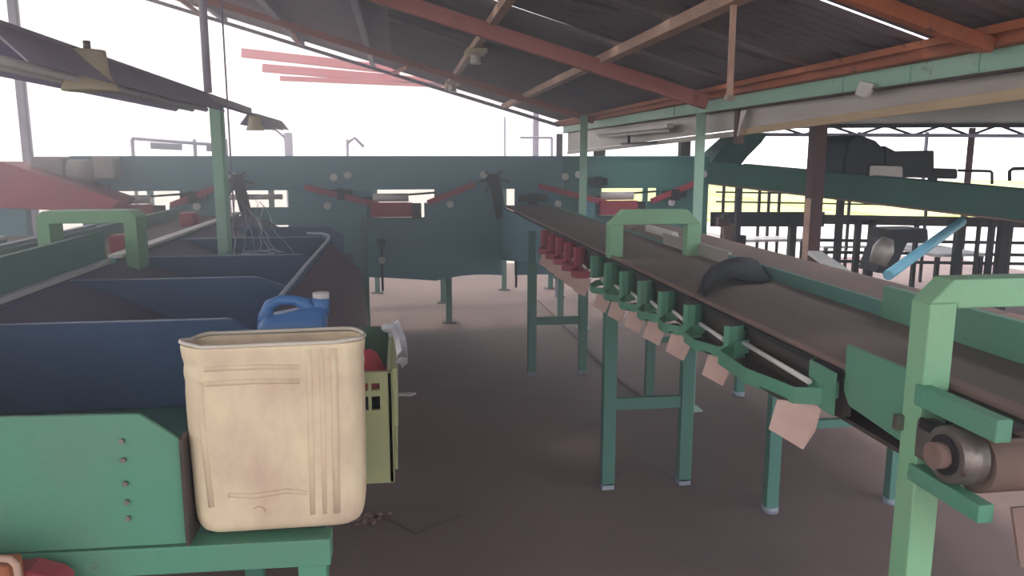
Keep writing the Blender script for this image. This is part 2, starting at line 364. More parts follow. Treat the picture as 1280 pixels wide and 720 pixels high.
# tangle of pale cord hanging by that post
tg = thing('cord_tangle', (-.85, 4.85, .9), 'tangle of pale cords hanging beside the post over the left bins', 'cord')
for k in range(7):
    m_ = MB(); x = -.98+.03*k; y = 4.95-.03*k; z = 1.42-.03*(k % 4); pts = []
    for j in range(9):
        t_ = j/8; pts.append((x+.13*t_*(k % 3)+random.uniform(-.015, .015), y-.25*t_+random.uniform(-.02, .02), z-(z-1.03)*t_+random.uniform(-.008, .008)))
    m_.tube(pts, .0022, 5).build('cord', 'edge' if k % 2 else 'tape', tg)
for k in range(9):
    a0 = random.uniform(0, 6); m_ = MB()
    m_.tube([(-.93+.12*math.cos(a0+j*.5)+.02*k, 4.45+.1*math.sin(a0+j*.5), 1.06+.008*k+.006*math.sin(j*2)) for j in range(11)], .0045, 5).build('coil', 'edge', tg)

# bucket cut from a jerrycan
def rrect(cx, cy, hx, hy, r, n=5):
    pts = []
    for qx, qy, a0 in ((1, 1, 0), (-1, 1, 90), (-1, -1, 180), (1, -1, 270)):
        for k in range(n+1):
            a = R(a0+90*k/n); pts.append((cx+qx*(hx-r)+r*math.cos(a), cy+qy*(hy-r)+r*math.sin(a)))
    return pts
def shell(levels, zf=None, t=.004):
    """stack of rounded rectangles (cx,cy,hx,hy,r,z), open top, closed base, with a wall thickness"""
    mb = MB(); vs = []
    L2 = levels+[(c, d, hx-t, hy-t, max(r-t, .004), z) for c, d, hx, hy, r, z in levels[::-1][:-1]]+[(levels[0][0], levels[0][1], levels[0][2]-t, levels[0][3]-t, levels[0][4]-t, levels[0][5]+t)]
    for i, (c, d, hx, hy, r, z) in enumerate(L2):
        for (x, y) in rrect(c, d, hx, hy, r):
            zz = z
            if zf and abs(z-levels[-1][5]) < .12: zz = z+zf(x, y)*(1-abs(z-levels[-1][5])/.12)
            vs.append((x, y, zz))
    n = 24
    fs = [(i*n+k, i*n+(k+1) % n, (i+1)*n+(k+1) % n, (i+1)*n+k) for i in range(len(L2)-1) for k in range(n)]
    mb.add(vs, fs, True); o = len(mb.v)-len(vs)
    mb.f.append([o+k for k in range(n)][::-1]); mb.f.append([o+len(vs)-n+k for k in range(n)]); mb.sm += [False, False]
    return mb
cx, cy = -.268, 1.685
bk = thing('cut_jerrycan', (cx, cy, .85), 'large cream plastic jerrycan cut open at the top, standing on the front beam', 'bucket')
lv = [(cx, cy, .150, .064, .03, .862), (cx, cy, .168, .076, .045, .87), (cx, cy, .176, .082, .045, .892)]
for z, e in ((.92, 0), (1.0, .001), (1.1, .003), (1.18, .004), (1.195, .001), (1.205, .004), (1.222, .004), (1.232, .001), (1.245, .005), (1.262, .006), (1.273, .007)):
    lv.append((cx, cy, .178+e, .082+e, .045, z))
jm = shell(lv, lambda x, y: .012*math.cos((x-cx)*16)*(-1 if y < cy else 1)*.6+(-.012 if y < cy else -.014)+.006*math.sin(x*40))
body = jm.build('body', 'cream', bk)
rim = [(x, y, 1.278+(.012*math.cos((x-cx)*16)*(-1 if y < cy else 1)*.6+(-.012 if y < cy else -.014)+.006*math.sin(x*40))) for x, y in rrect(cx, cy, .183, .087, .048)]
MB().tube(rim+rim[:1], .0045, 6).build('cut_rim', 'creamin', bk)
sb = body.modifiers.new('s', 'SUBSURF'); sb.levels = sb.render_levels = 1
# moulded ribs and recessed panel outline on the front
for x, q_ in ((cx+.075, .008), (cx+.1, .007), (cx+.125, .009)): MB().tube([(x-.006, cy-.076, .90), (x-.003, cy-.0805, 1.05), (x, cy-.0815, 1.2), (x, cy-.082, 1.262)], q_, 8).build('moulded_rib', 'cream', bk)
for z in (1.196, 1.226): MB().tube([(cx-.13, cy-.081, z), (cx-.03, cy-.083, z+.002), (cx+.055, cy-.081, z-.002)], .007, 8).build('moulded_rib', 'cream', bk)
MB().tube([(cx-.135, cy-.077, .93), (cx-.142, cy-.079, 1.1), (cx-.14, cy-.079, 1.2)], .008, 8).build('moulded_rib', 'cream', bk)
MB().tube([(cx-.1, cy-.08, .955), (cx-.05, cy-.082, .95), (cx+.02, cy-.082, .957), (cx+.06, cy-.08, .95)], .006, 8).build('moulded_rib', 'cream', bk)
MB().tube([(cx-.04, cy-.088, .915), (cx-.04, cy-.083, .915)], .012, 12).build('moulding_mark', 'cream', bk)

# crate behind the bucket
ct = thing('plastic_crate', (-.25, 2.07, .85), 'olive green plastic crate standing behind the cut jerrycan', 'crate')
cx0, cx1, cy0, cy1, cz0, cz1 = -.46, -.03, 1.86, 2.28, .852, 1.135
w_ = MB()
def wall_y(y, t=.012):      # front wall with two rows of hand-hold slots
    mb = MB(); xs = [cx0, -.115, -.10, -.09, -.075, cx1]
    mb.box(cx0, cx1, y, y+t, cz0, 1.04); mb.box(cx0, cx1, y, y+t, 1.075, 1.09); mb.box(cx0, cx1, y, y+t, 1.108, cz1)
    for a, b2 in ((cx0, -.108), (-.088, -.08), (-.06, cx1)): mb.box(a, b2, y, y+t, 1.04, 1.075); mb.box(a, b2, y, y+t, 1.09, 1.108)
    return mb
wall_y(cy0).build('front_wall', 'crate', ct)
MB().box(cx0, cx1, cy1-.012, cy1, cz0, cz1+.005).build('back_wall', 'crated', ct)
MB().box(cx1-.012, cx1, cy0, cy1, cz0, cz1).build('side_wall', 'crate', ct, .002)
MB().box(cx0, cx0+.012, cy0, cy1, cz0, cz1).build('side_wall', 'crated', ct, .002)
MB().box(cx0+.012, cx1-.012, cy0+.012, cy1-.012, cz0, cz0+.01).build('base', 'crate', ct)
MB().box(cx1, cx1+.012, cy0+.03, cy1, .985, cz1).build('side_rim', 'crate', ct, .002)
MB().box(cx1, cx1+.008, cy0+.08, cy1-.05, cz0, .985).build('side_rib', 'crate', ct, .002)
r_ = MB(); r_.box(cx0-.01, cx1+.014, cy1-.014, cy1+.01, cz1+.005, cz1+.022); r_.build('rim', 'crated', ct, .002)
rg = MB(); vs = []; n_ = 9
for i in range(n_):
    for j in range(n_):
        vs.append((-.16+.115*i/8, 1.97+.14*j/8, 1.085+.07*math.sin(i*.9+j*.5)*math.cos(j*.9)*.5+.045*(1-((i-4)/4)**2)*(1-((j-4)/4)**2)+random.uniform(-.006, .006)))
rg.add(vs, [(i*n_+j, (i+1)*n_+j, (i+1)*n_+j+1, i*n_+j+1) for i in range(n_-1) for j in range(n_-1)], True)
o = solo(rg, 'cloth_rag', 'pinkcloth', 'crumpled pink and red rag inside the olive crate', 'rag')
so = o.modifiers.new('s', 'SOLIDIFY'); so.thickness = .02
# stuffed dark contents under the rag
fb = MB(); fb.ball((-.2, 2.06, .97), .17, 14, 8, (.95, 1.0, .75))
solo(fb, 'black_sack', 'black', 'black filled sack lying in the olive crate under the rag', 'sack')
tp = MB().strip([(-.035, 2.24, 1.10), (-.045, 2.22, 1.168), (-.028, 2.2, 1.178), (-.008, 2.16, 1.13), (-.006, 2.02, 1.10), (-.008, 1.93, 1.135), (-.02, 1.89, 1.15)], (.016, .012, .01), .003)
tp.strip([(-.05, 2.23, 1.15), (-.035, 2.2, 1.17), (-.022, 2.1, 1.15), (-.016, 1.98, 1.14)], (.012, .02, .012), .003)
tp.ball((-.04, 2.2, 1.17), .018, 8, 5, (1.3, .8, .8))
solo(tp, 'plastic_strap', 'tape', 'twisted milky plastic strap hooked over the right rim of the crate', 'strap')

# blue jug
jx, jy = -.335, 2.42
jg = thing('blue_jug', (jx, jy, .842), 'blue plastic jug with loop handle and white cap behind the crate', 'jug')
lv = [(jx, jy, .085, .055, .03, .844), (jx, jy, .1, .065, .035, .86), (jx, jy, .102, .066, .035, 1.10), (jx+.003, jy, .1, .06, .035, 1.15), (jx+.012, jy, .09, .05, .03, 1.172), (jx+.07, jy, .03, .03, .025, 1.195)]
shell(lv, None, .003).build('body', 'blue', jg)
MB().tube([(jx-.085, jy, 1.12), (jx-.08, jy, 1.17), (jx-.065, jy, 1.205), (jx-.035, jy, 1.218), (jx+.012, jy, 1.216), (jx+.04, jy, 1.205), (jx+.06, jy, 1.17)], [.024, .021, .017, .015, .016, .022, .03], 10).build('handle', 'blue', jg)
MB().tube([(jx+.085, jy, 1.17), (jx+.088, jy, 1.222)], .026, 14).build('neck', 'blue', jg)
MB().tube([(jx+.088, jy, 1.218), (jx+.088, jy, 1.238)], .025, 14).build('cap', 'white', jg)

# bottom left corner: bent pipe and red guard
bp = MB().tube([(-1.0, 1.42, .945), (-.725, 1.42, .94), (-.708, 1.42, .936), (-.699, 1.42, .925), (-.698, 1.42, .91), (-.70, 1.42, .3)], .0065, 10)
solo(bp, 'bent_pipe', 'pinkwood', 'bent pale pipe end in the bottom left corner', 'pipe')
rb_ = MB().prism([(-.765, 1.5, .5), (-.66, 1.5, .5), (-.66, 1.5, .835), (-.675, 1.5, .85), (-.72, 1.5, .868), (-.765, 1.5, .865)], (0, .06, 0))
solo(rb_, 'red_box', 'red', 'red box in front of the green front beam at bottom left', 'box', bevel=.006)
ob = MB().box(-1.0, -.722, 1.44, 1.495, .5, .912)
solo(ob, 'brown_box', 'orange', 'brown box behind the bent pipe in the bottom left corner', 'box', bevel=.006)

# ------------------------------------------------------------------ left conveyor
lc = thing('belt_conveyor', (-1.7, 4.5, 0), 'left belt conveyor with green side wall and green arch behind the bins', 'conveyor')
MB().box(-1.46, -1.43, .5, 4.05, 1.13, 1.29).build('side_wall', 'dgreen', lc, .003)
MB().box(-1.43, -1.395, 2.0, 4.0, 1.135, 1.157).build('lip', 'white', lc, .003)
MB().box(-1.46, -1.43, 4.18, 7.3, 1.02, 1.14).build('side_wall', 'dgreen', lc, .003)
MB().box(-1.47, -1.40, 4.18, 7.3, 1.14, 1.158).build('lip', 'white', lc, .003)
MB().box(-1.92, -1.46, .5, 7.4, 1.10, 1.115).build('belt', 'belt', lc)
MB().box(-1.96, -1.92, .5, 7.4, 1.06, 1.2).build('side_wall', 'dgreen', lc, .003)
MB().box(-1.99, -1.95, .5, 5.4, 1.2, 1.215).build('lip', 'edge', lc)
def arch(par, x0, x1, y, zb_, zt, wd, dp, ch, m):
    """gantry over a belt: two posts, top beam, mitred corners"""
    MB().box(x0, x0+wd, y, y+dp, zb_[0], zt-ch).build('arch_post', m, par, .003)
    MB().box(x1-wd, x1, y, y+dp, zb_[1], zt-ch).build('arch_post', m, par, .003)
    MB().prism([(x0, y, zt-ch), (x0+ch, y, zt), (x1-ch, y, zt), (x1, y, zt-ch), (x1-wd, y, zt-ch), (x1-wd*.7-ch*.4, y, zt-wd), (x0+wd*.7+ch*.4, y, zt-wd), (x0+wd, y, zt-ch)], (0, dp, 0)).build('arch_beam', m, par, .003)
arch(lc, -1.75, -1.29, 4.08, (1.1, 1.0), 1.385, .06, .16, .03, 'lime')
for y in (1.5, 4.1, 6.9):
    for x in (-1.95, -1.47): MB().box(x-.03, x+.03, y, y+.06, 0, 1.08).build('leg', 'dgreen', lc)
for i, (x, y) in enumerate(((-1.53, 4.55), (-1.62, 6.3))):
    t = thing('red_motor', (x, y, 1.115), ['small faded red motor on the left conveyor behind the green arch', 'small red bracket block farther along the left conveyor'][i], 'motor')
    MB().box(x-.06, x+.05, y, y+.14, 1.115, 1.22).build('housing', 'red', t, .012)
    MB().tube([(x+.05, y+.07, 1.165), (x+.075, y+.07, 1.165)], .035, 12).build('end_cap', 'red', t)
# second dark conveyor further left
l2 = thing('belt_conveyor', (-2.7, 4, 0), 'dark conveyor at the left frame edge with pale top rails', 'conveyor')
MB().box(-2.35, -2.31, 1.5, 5.0, .98, 1.17).build('side_wall', 'dgreen', l2)
MB().box(-2.36, -2.30, 1.5, 5.0, 1.17, 1.185).build('lip', 'white', l2)
MB().box(-2.95, -2.36, 1.5, 6.2, 1.05, 1.07).build('belt', 'belt', l2)
MB().box(-2.99, -2.95, 1.5, 6.2, 1.0, 1.2).build('side_wall', 'teal', l2)
for y in (2.6, 4.8): MB().box(-2.36, -2.3, y, y+.06, 0, .98).build('leg', 'dgreen', l2); MB().box(-2.98, -2.92, y, y+.06, 0, 1.0).build('leg', 'dgreen', l2)

# ------------------------------------------------------------------ hanging lights on the left
lr = MB().angle((-1.05, 1.2, 1.99), (-1.05, 6.0, 1.965), .05, .008)
solo(lr, 'light_rail', 'purple', 'grey steel rail on which the left strip lights hang', 'rail')
def trough(y0, y1, z, x, label, wd=.13, hh=.1):
    t = thing('hanging_light', (x, (y0+y1)/2, z-hh), label, 'lamp')
    a = [(x-wd, z-hh), (x-.03, z), (x+.03, z), (x+wd, z-hh), (x+wd-.006, z-hh), (x+.025, z-.006), (x-.025, z-.006), (x-wd+.006, z-hh)]
    MB().prism([(p_, y0, q_) for p_, q_ in a], (0, y1-y0, 0)).build('reflector', 'lampwhite', t)
    MB().tube([(x-.035, y0+.03, z-hh+.01), (x-.035, y1-.03, z-hh+.01)], .013, 8).build('tube', 'white', t)
    MB().tube([(x+.035, y0+.03, z-hh+.01), (x+.035, y1-.03, z-hh+.01)], .013, 8).build('tube', 'white', t)
    MB().box(x-.02, x+.02, y0+.02, y1-.02, z-.03, z-.006).build('ballast', 'white', t)
    return t
trough(2.2, 4.5, 1.985, -1.05, 'long grey strip light reflector hanging at upper left')
trough(6.02, 7.3, 1.955, -1.05, 'small far strip light reflector hanging above the back machine', .09, .08)
def capshade(x, y, z, s, label):
    t = thing('lamp_shade_cap', (x, y, z-.13*s), label, 'lamp cap')
    MB().tube([(x, y, z), (x, y, z-.06*s), (x, y, z-.07*s), (x, y, z-.12*s), (x, y, z-.13*s)], [.055*s, .06*s, .06*s, .085*s, .085*s], 14).build('shade', 'lampcap', t)
    MB().tube([(x, y, z+.03*s), (x, y, z)], .012, 8).build('stem', 'steel', t)
capshade(-1.0, 2.82, 1.99, 1.0, 'cream flared lamp cap in front of the long hanging light')
capshade(-1.02, 5.95, 1.93, .75, 'small cream lamp cap at the far end of the light rail')
s = MB().tube([(-1.05, 4.7, 2.0), (-1.05, 4.7, rz(-1.05)-.0)], .022, 10)
solo(s, 'hanger_pipe', 'lampwhite', 'pale pipe holding the light rail from the roof', 'pipe')
s = MB().tube([(-1.0, 4.95, 1.1), (-1.0, 4.95, rz(-1.0)-.0)], .005, 6)
solo(s, 'hanging_wire', 'purple', 'thin wire running down beside the pale hanger pipe', 'wire')

# ------------------------------------------------------------------ back machine
bm_ = thing('cross_conveyor', (0, 8.6, 0), 'big teal cross conveyor machine closing the aisle at the back', 'conveyor')
YB = 7.7
MB().box(-2.95, 1.6, YB, YB+.03, 1.33, 1.645).build('top_rail', 'teal', bm_, .004)
MB().box(1.605, 3.12, YB, YB+.03, 1.33, 1.645).build('top_rail', 'tealnohaze', bm_, .004)
MB().box(-2.95, 3.12, YB-.02, YB+.05, 1.635, 1.65).build('top_flange', 'teal', bm_)
MB().box(-2.95, 3.12, 9.55, 9.6, 1.45, 1.645).build('rear_rail', 'teal', bm_)
for i in range(13):
    x = -2.9+.49*i; MB().tube([(x, YB+.03, 1.5), (x, 9.55, 1.5)], .03, 8).build('roller', 'iron', bm_)
def panel(pts, m='teal', name='panel', y=YB+.005, t=.02): return MB().prism([(x, y, z) for x, z in pts], (0, t, 0)).build(name, m, bm_)
def unit(c, full=True):
    # V of red channels hung in front of the panel, with the red trough box and a white roller
    a = MB().bar((c-.95, YB-.05, 1.36), (c-.27, YB-.05, 1.19), .04, .055); a.build('red_channel', 'red', bm_, .004)
    a = MB().bar((c+.2, YB-.05, 1.2), (c+.66, YB-.05, 1.38), .04, .055); a.build('red_channel', 'red', bm_, .004)
    MB().box(c-.34, c+.05, YB-.1, YB-.02, 1.07, 1.21).build('trough_box', 'red', bm_, .006)
    MB().tube([(c-.32, YB-.02, 1.255), (c+.02, YB-.02, 1.255)], .04, 12).build('roller', 'white', bm_)
    MB().tube([(c-.38, YB-.02, 1.255), (c+.28, YB-.02, 1.3)], .01, 8).build('shaft', 'iron', bm_)
    MB().box(c+.05, c+.14, YB-.06, YB-.01, 1.05, 1.2).build('bracket', 'iron', bm_)
    MB().box(c-.55, c-.38, YB-.06, YB-.0, 1.0, 1.25).build('bracket', 'teal', bm_)
    for x, z in ((c-.75, 1.18), (c+.42, 1.185), (c-.68, 1.45), (c-.55, 1.47), (c+.75, 1.47)):
        MB().tube([(x, YB-.04, z), (x, YB+.005, z)], .035, 12).build('bearing_cap', 'white', bm_)
def panels(x0, x1, c, zb0=.47, zb1=.47, mid=.43, m='teal'):
    pts = [(x0, zb0)]
    for k in range(1, 8):
        t_ = k/8; pts.append((x0+(c+.27-x0)*t_, zb0+.03*math.sin(t_*math.pi)*1+(mid-zb0)*t_))
    pts += [(c+.27, mid)]
    for k in range(1, 8):
        t_ = k/8; pts.append((c+.27+(x1-c-.27)*t_, mid+(zb1-mid)*t_+.03*math.sin(t_*math.pi)))
    pts += [(x1, zb1), (x1, 1.06), (x0, 1.06)]
    panel(pts, m)
    panel([(x0, 1.06), (c-.30, 1.06), (c-.30, 1.335), (x0, 1.335)], m)
    panel([(c+.17, 1.06), (x1, 1.06), (x1, 1.335), (c+.27, 1.335), (c+.27, 1.2), (c+.17, 1.2)], m)
unit(.06); panels(-1.05, 1.0, .06)
panel([(1.12, .47), (1.56, .47), (1.56, 1.335), (1.12, 1.335)])
unit(-2.3); panels(-2.9, -1.65, -2.3, .6, .6, .6)
panel([(-1.45, 1.0), (-1.05, 1.0), (-1.05, 1.17), (-1.45, 1.17)])
MB().tube([(-1.6, YB-.02, 1.27), (-1.1, YB-.02, 1.27)], .025, 10).build('roller', 'white', bm_)
unit(2.3); panels(1.56, 3.12, 2.3, .8, .8, .75, 'tealnohaze')
# hinged gate stays with pale caps, drive clusters
for x, z in ((-.19, .65), (1.13, .66)):
    MB().tube([(x, YB-.03, .35), (x, YB-.03, .85)], .012, 8).build('stay', 'iron', bm_)
    MB().tube([(x, YB-.05, z), (x, YB, z)], .035, 12).build('bearing_cap', 'white', bm_)
    MB().box(x-.04, x+.04, YB-.04, YB, .79, .86).build('bracket', 'iron', bm_)
for c in (-1.5, .9):
    for k in range(6):
        a = k*1.05; MB().bar((c+.05*math.cos(a), YB-.05, 1.42+.05*math.sin(a)), (c+.16*math.cos(a), YB-.05, 1.40+.12*math.sin(a)), .02, .02).build('drive_link', 'iron', bm_)
    MB().tube([(c, YB-.08, 1.42), (c, YB, 1.42)], .06, 14).build('drive_wheel', 'iron', bm_)
    MB().bar((c+.02, YB-.06, 1.38), (c+.08, YB-.06, 1.05), .1, .03).build('drive_cover', 'iron', bm_)
for x, y, zt in ((.46, 7.72, .5), (.46, 8.8, 1.2), (1.26, 9.56, 1.45), (1.85, 9.56, 1.45), (-.3, 9.56, 1.45), (1.6, 7.72, .9), (3.05, 7.72, .9), (-2.9, 7.72, .7), (-1.5, 9.56, 1.45), (3.05, 9.56, 1.45), (-2.85, 9.56, 1.45)):
    MB().box(x-.03, x+.03, y, y+.06, 0, zt).build('leg', 'dgreen', bm_, .003)
    MB().box(x-.07, x+.07, y-.04, y+.1, 0, .01).build('foot_plate', 'iron', bm_)
for x, z, w2 in ((-1.9, 1.28, .12), (-.55, 1.3, .1), (1.3, 1.24, .14), (1.95, 1.4, .1), (2.75, 1.27, .12), (-2.75, 1.36, .12), (1.25, 1.1, .08)):
    MB().box(x-w2, x+w2, YB-.05, YB-.0, z-.035, z+.035).box(x-w2*.4, x+w2*.3, YB-.08, YB-.05, z-.06, z+.05).build('fitting', 'iron', bm_, .004)
# short studs above the machine at the right
for x, h in ((2.02, .07), (2.92, .16)): MB().box(x-.05, x+.05, 7.85, 7.95, 1.645, 1.645+h).build('stud', 'darkside', bm_)
# beige motor cluster and red hopper at the far left end of it
mc = thing('drive_motor', (-3.0, 7.6, 1.3), 'dusty beige motor block on the far left end of the back machine', 'motor')
MB().box(-3.22, -2.95, 7.5, 7.75, 1.28, 1.645).build('housing', 'beige', mc, .02)
MB().tube([(-2.93, 7.6, 1.52), (-2.7, 7.6, 1.52)], .1, 14).build('barrel', 'beige', mc)
MB().tube([(-3.08, 7.49, 1.44), (-3.08, 7.46, 1.44)], .06, 14).build('hub', 'purple', mc)
MB().box(-2.7, -2.52, 7.5, 7.7, 1.45, 1.645).build('terminal_box', 'beige', mc, .015)
MB().tube([(-2.95, 7.45, 1.27), (-2.85, 7.42, 1.32), (-2.75, 7.42, 1.36), (-2.7, 7.43, 1.4)], .012, 8).build('cable', 'edge', mc)
rh = MB().prism([(-5.0, 7.2, 1.62), (-3.3, 7.2, 1.6), (-2.4, 7.2, 1.27), (-2.5, 7.2, 1.17), (-5.0, 7.2, 1.3)], (0, .5, 0))
solo(rh, 'red_hopper', 'red', 'faded red sloping hopper side at the left frame edge behind the conveyors', 'hopper', bevel=.01)
lg = MB().box(-4.9, -3.2, 7.3, 7.4, .2, 1.25)
solo(lg, 'dark_panel', 'teal', 'dusty dark panel under the red hopper at far left', 'panel')

# ------------------------------------------------------------------ right conveyor
rc = thing('sorting_conveyor', (1.2, 4, 0), 'long green sorting conveyor with side chutes running down the right side of the aisle', 'conveyor')
ZB = 1.18
MB().box(1.0, 1.42, 1.14, 7.6, ZB-.012, ZB-.004).build('belt', 'belt', rc)
MB().box(1.03, 1.39, 1.3, 7.5, 1.03, 1.04).build('return_belt', 'darkside', rc)
MB().box(.985, 1.0, 1.58, 7.6, ZB-.008, ZB+.004).build('edge_rail', 'tan', rc, .002)
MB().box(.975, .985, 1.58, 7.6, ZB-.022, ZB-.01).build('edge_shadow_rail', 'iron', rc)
MB().box(.995, 1.012, 1.6, 5.4, 1.06, ZB-.01).build('side_frame', 'darkside', rc)
MB().prism([(.985, 5.4, .9), (.985, 7.75, .62), (.985, 7.75, 1.16), (.985, 5.4, ZB-.01)], (.015, 0, 0)).build('side_cover', 'teal', rc)
MB().prism([(.985, 4.95, .86), (.985, 5.4, .9), (.985, 5.4, ZB-.01), (.985, 4.95, ZB-.01)], (.015, 0, 0)).build('side_cover', 'dgreen', rc)
# far guard
MB().box(1.42, 1.435, 3.25, 4.12, ZB-.01, 1.235).build('guard_plate', 'galv', rc)
MB().box(1.42, 1.435, 2.09, 3.25, ZB-.01, 1.222).build('guard_plate', 'dgreen', rc)
MB().box(1.415, 1.44, .8, 2.12, ZB-.01, 1.27).build('guard_plate', 'green', rc, .002)
MB().box(1.42, 1.435, 4.12, 7.6, 1.1, ZB+.01).build('guard_plate', 'dgreen', rc)
MB().tube([(1.46, 4.5, 1.225), (1.46, 4.05, 1.225)], .024, 12).build('roller', 'white', rc)
# leg frames
for y, xa, xb, zc_, wd, zt in ((5.69, .93, 1.39, .42, .065, 1.1), (3.6, .965, 1.43, .44, .065, 1.05)):
    MB().box(xa, xa+wd, y, y+.05, .02, zt).build('leg', 'dgreen', rc, .003)
    MB().box(xb-wd, xb, y, y+.05, .02, zt).build('leg', 'dgreen', rc, .003)
    MB().box(xa+wd, xb-wd, y+.01, y+.04, zc_-.03, zc_+.03).build('crossbar', 'dgreen', rc, .002)
    for x in (xa+wd/2, xb-wd/2):
        MB().box(x-.03, x+.03, y-.0, y+.06, 0, .03).build('foot', 'edge', rc)
arch(rc, .975, 1.43, 3.6, (1.17, 1.17), 1.398, .07, .06, .07, 'lime')
arch(rc, .965, 1.47, 1.30, (0, 1.0), 1.425, .055, .055, .045, 'lime')
for z in (.82, .3): MB().tube([(.99, 1.293, z), (.99, 1.30, z)], .006, 8).build('bolt', 'iron', rc)
# near drive end
MB().prism([(.98, 1.36, 1.085), (.98, 1.56, 1.10), (.98, 1.585, 1.13), (.98, 1.585, 1.235), (.98, 1.36, 1.235)], (.012, 0, 0)).build('side_panel', 'green', rc, .002)
MB().box(.95, 1.0, 1.345, 1.36, 1.12, 1.15).build('guard_tab', 'steel', rc)
MB().box(.955, .985, 1.10, 1.31, 1.185, 1.225).build('take_up_rail', 'green', rc, .003)
MB().box(.985, 1.03, 1.10, 1.36, 1.205, 1.212).build('take_up_rail', 'iron', rc)
MB().box(1.03, 1.06, 1.04, 1.40, 1.18, 1.225).build('take_up_rail', 'tan', rc, .003)
MB().box(.955, .985, 1.12, 1.31, 1.035, 1.068).build('take_up_rail', 'green', rc, .003)
bh = MB().tube([(.945, 1.2, 1.128), (.99, 1.2, 1.128)], [.05, .056], 20).build('bearing_housing', 'steel', rc)
MB().tube([(.92, 1.2, 1.128), (.95, 1.2, 1.128)], .024, 14).build('shaft_end', 'tan', bh)
MB().tube([(.941, 1.2, 1.128), (.946, 1.2, 1.128)], .036, 18).build('seal', 'iron', bh)
MB().box(.95, .985, 1.23, 1.29, 1.09, 1.165).build('housing_lug', 'steel', bh, .004)
MB().box(.945, .95, 1.24, 1.275, 1.152, 1.172).build('lug_nut', 'iron', bh)
MB().tube([(1.0, 1.2, 1.115), (1.42, 1.2, 1.115)], .058, 24).build('drum', 'tan', rc)
MB().prism([(1.0, 1.07, .98), (1.0, 1.10, 1.07), (1.38, 1.10, 1.07), (1.38, 1.07, .98)], (0, .006, 0)).build('scraper_flap', 'tan', rc)
MB().box(1.40, 1.42, 1.0, 7.6, 1.0, ZB-.012).build('side_frame', 'dgreen', rc)
# chutes: deflector plate, bent tray band, roller, hanging flap
def chute(y0, y1, m, s=1.0, flapm='flap', zt=1.02):
    """y0 far end, y1 near end; everything leans out over the aisle (-X)"""
    c = thing('chute', (.95, (y0+y1)/2, 1.0)); link(c, rc); c.location = (.95, (y0+y1)/2, 1.0)
    d = .085*s
    MB().strip([(1.0, y0+.03, 1.06), (.975, y0+.0, 1.06), (.95, y0-.015, 1.06), (.925, y0-.015, 1.06), (.915, y0+.0, 1.06)], (0, 0, .108), .004).build('deflector', m, c)
    band = [(.985, y0-.02, zt+.02), (.94, y0-.02, zt+.012), (.99-d, y0-.05, zt), (.983-d, (y0+y1)/2, zt), (.99-d*.75, y1+.05, zt+.004), (.955, y1+.01, zt+.012), (.99, y1+.0, zt+.03)]
    MB().strip(band, (0, 0, .032*s), .004).build('tray_band', m, c)
    MB().tube([(.96, y0-.04, zt+.055), (.945, y1+.05, zt+.055)], .007, 8).build('roller', 'white', c)
    MB().prism([(.98, y0-.03, zt+.008), (.99-d, y0-.055, zt+.006), (.99-d, y1+.075, zt+.006), (.98, y1+.03, zt+.008)], (0, 0, .003)).build('tray_floor', 'darkside', c)
    ym = y1+.05+.02*s
    a, b_ = Vector((.985-d+.008, y1+.07*s, zt+.004)), Vector((.985-d+.068*s, y1+.02, zt+.004))
    MB().prism([a, b_, b_+Vector((-.018, -.01, -.045*s)), b_+Vector((-.03*s, .005, -.085*s)), a+Vector((-.018, .0, -.06*s))], (.003, .004, 0)).build('rubber_flap', flapm, c)
    return c
ys = [3.72, 3.46, 3.2, 2.94, 2.69, 2.43, 2.10]
for i in range(len(ys)-1): chute(ys[i], ys[i+1]+.02, 'green', 1.0, zt=1.005+.01*i)
chute(2.10, 1.62, 'green', 1.25, zt=1.07)
MB().strip([(.99, 1.72, 1.07), (.965, 1.7, 1.07), (.96, 1.58, 1.07)], (0, 0, .1), .005).build('end_deflector', 'green', rc)
for y in (5.1, 4.85, 4.6, 4.35, 4.1): chute(y, y-.22, 'red', 1.1)

# black rubber curtain over the belt
rcn = MB()
top = [(1.005, 2.50, 1.205), (1.03, 2.55, 1.24), (1.09, 2.63, 1.262), (1.18, 2.74, 1.27), (1.28, 2.85, 1.268), (1.36, 2.91, 1.255), (1.41, 2.94, 1.238)]
low = [(1.005, 2.47, 1.183), (1.04, 2.53, 1.198), (1.10, 2.61, 1.212), (1.19, 2.70, 1.212), (1.27, 2.74, 1.19), (1.34, 2.74, 1.184), (1.40, 2.80, 1.184)]
vs = [p for k in range(7) for p in (top[k], tuple((a*.5+b*.5) for a, b in zip(top[k], low[k]))[:2]+(top[k][2]*.45+low[k][2]*.55,), low[k])]
rcn.add(vs, [(3*k+j, 3*k+j+1, 3*k+j+4, 3*k+j+3) for k in range(6) for j in range(2)], True)
vs = [p for k in range(7) for p in (top[k], (top[k][0], top[k][1]+.05, 1.185))]
rcn.add(vs, [(2*k, 2*k+1, 2*k+3, 2*k+2) for k in range(6)], True)
o = solo(rcn, 'rubber_curtain', 'black', 'black rubber curtain humped across the right belt', 'curtain')
so = o.modifiers.new('s', 'SOLIDIFY'); so.thickness = .006

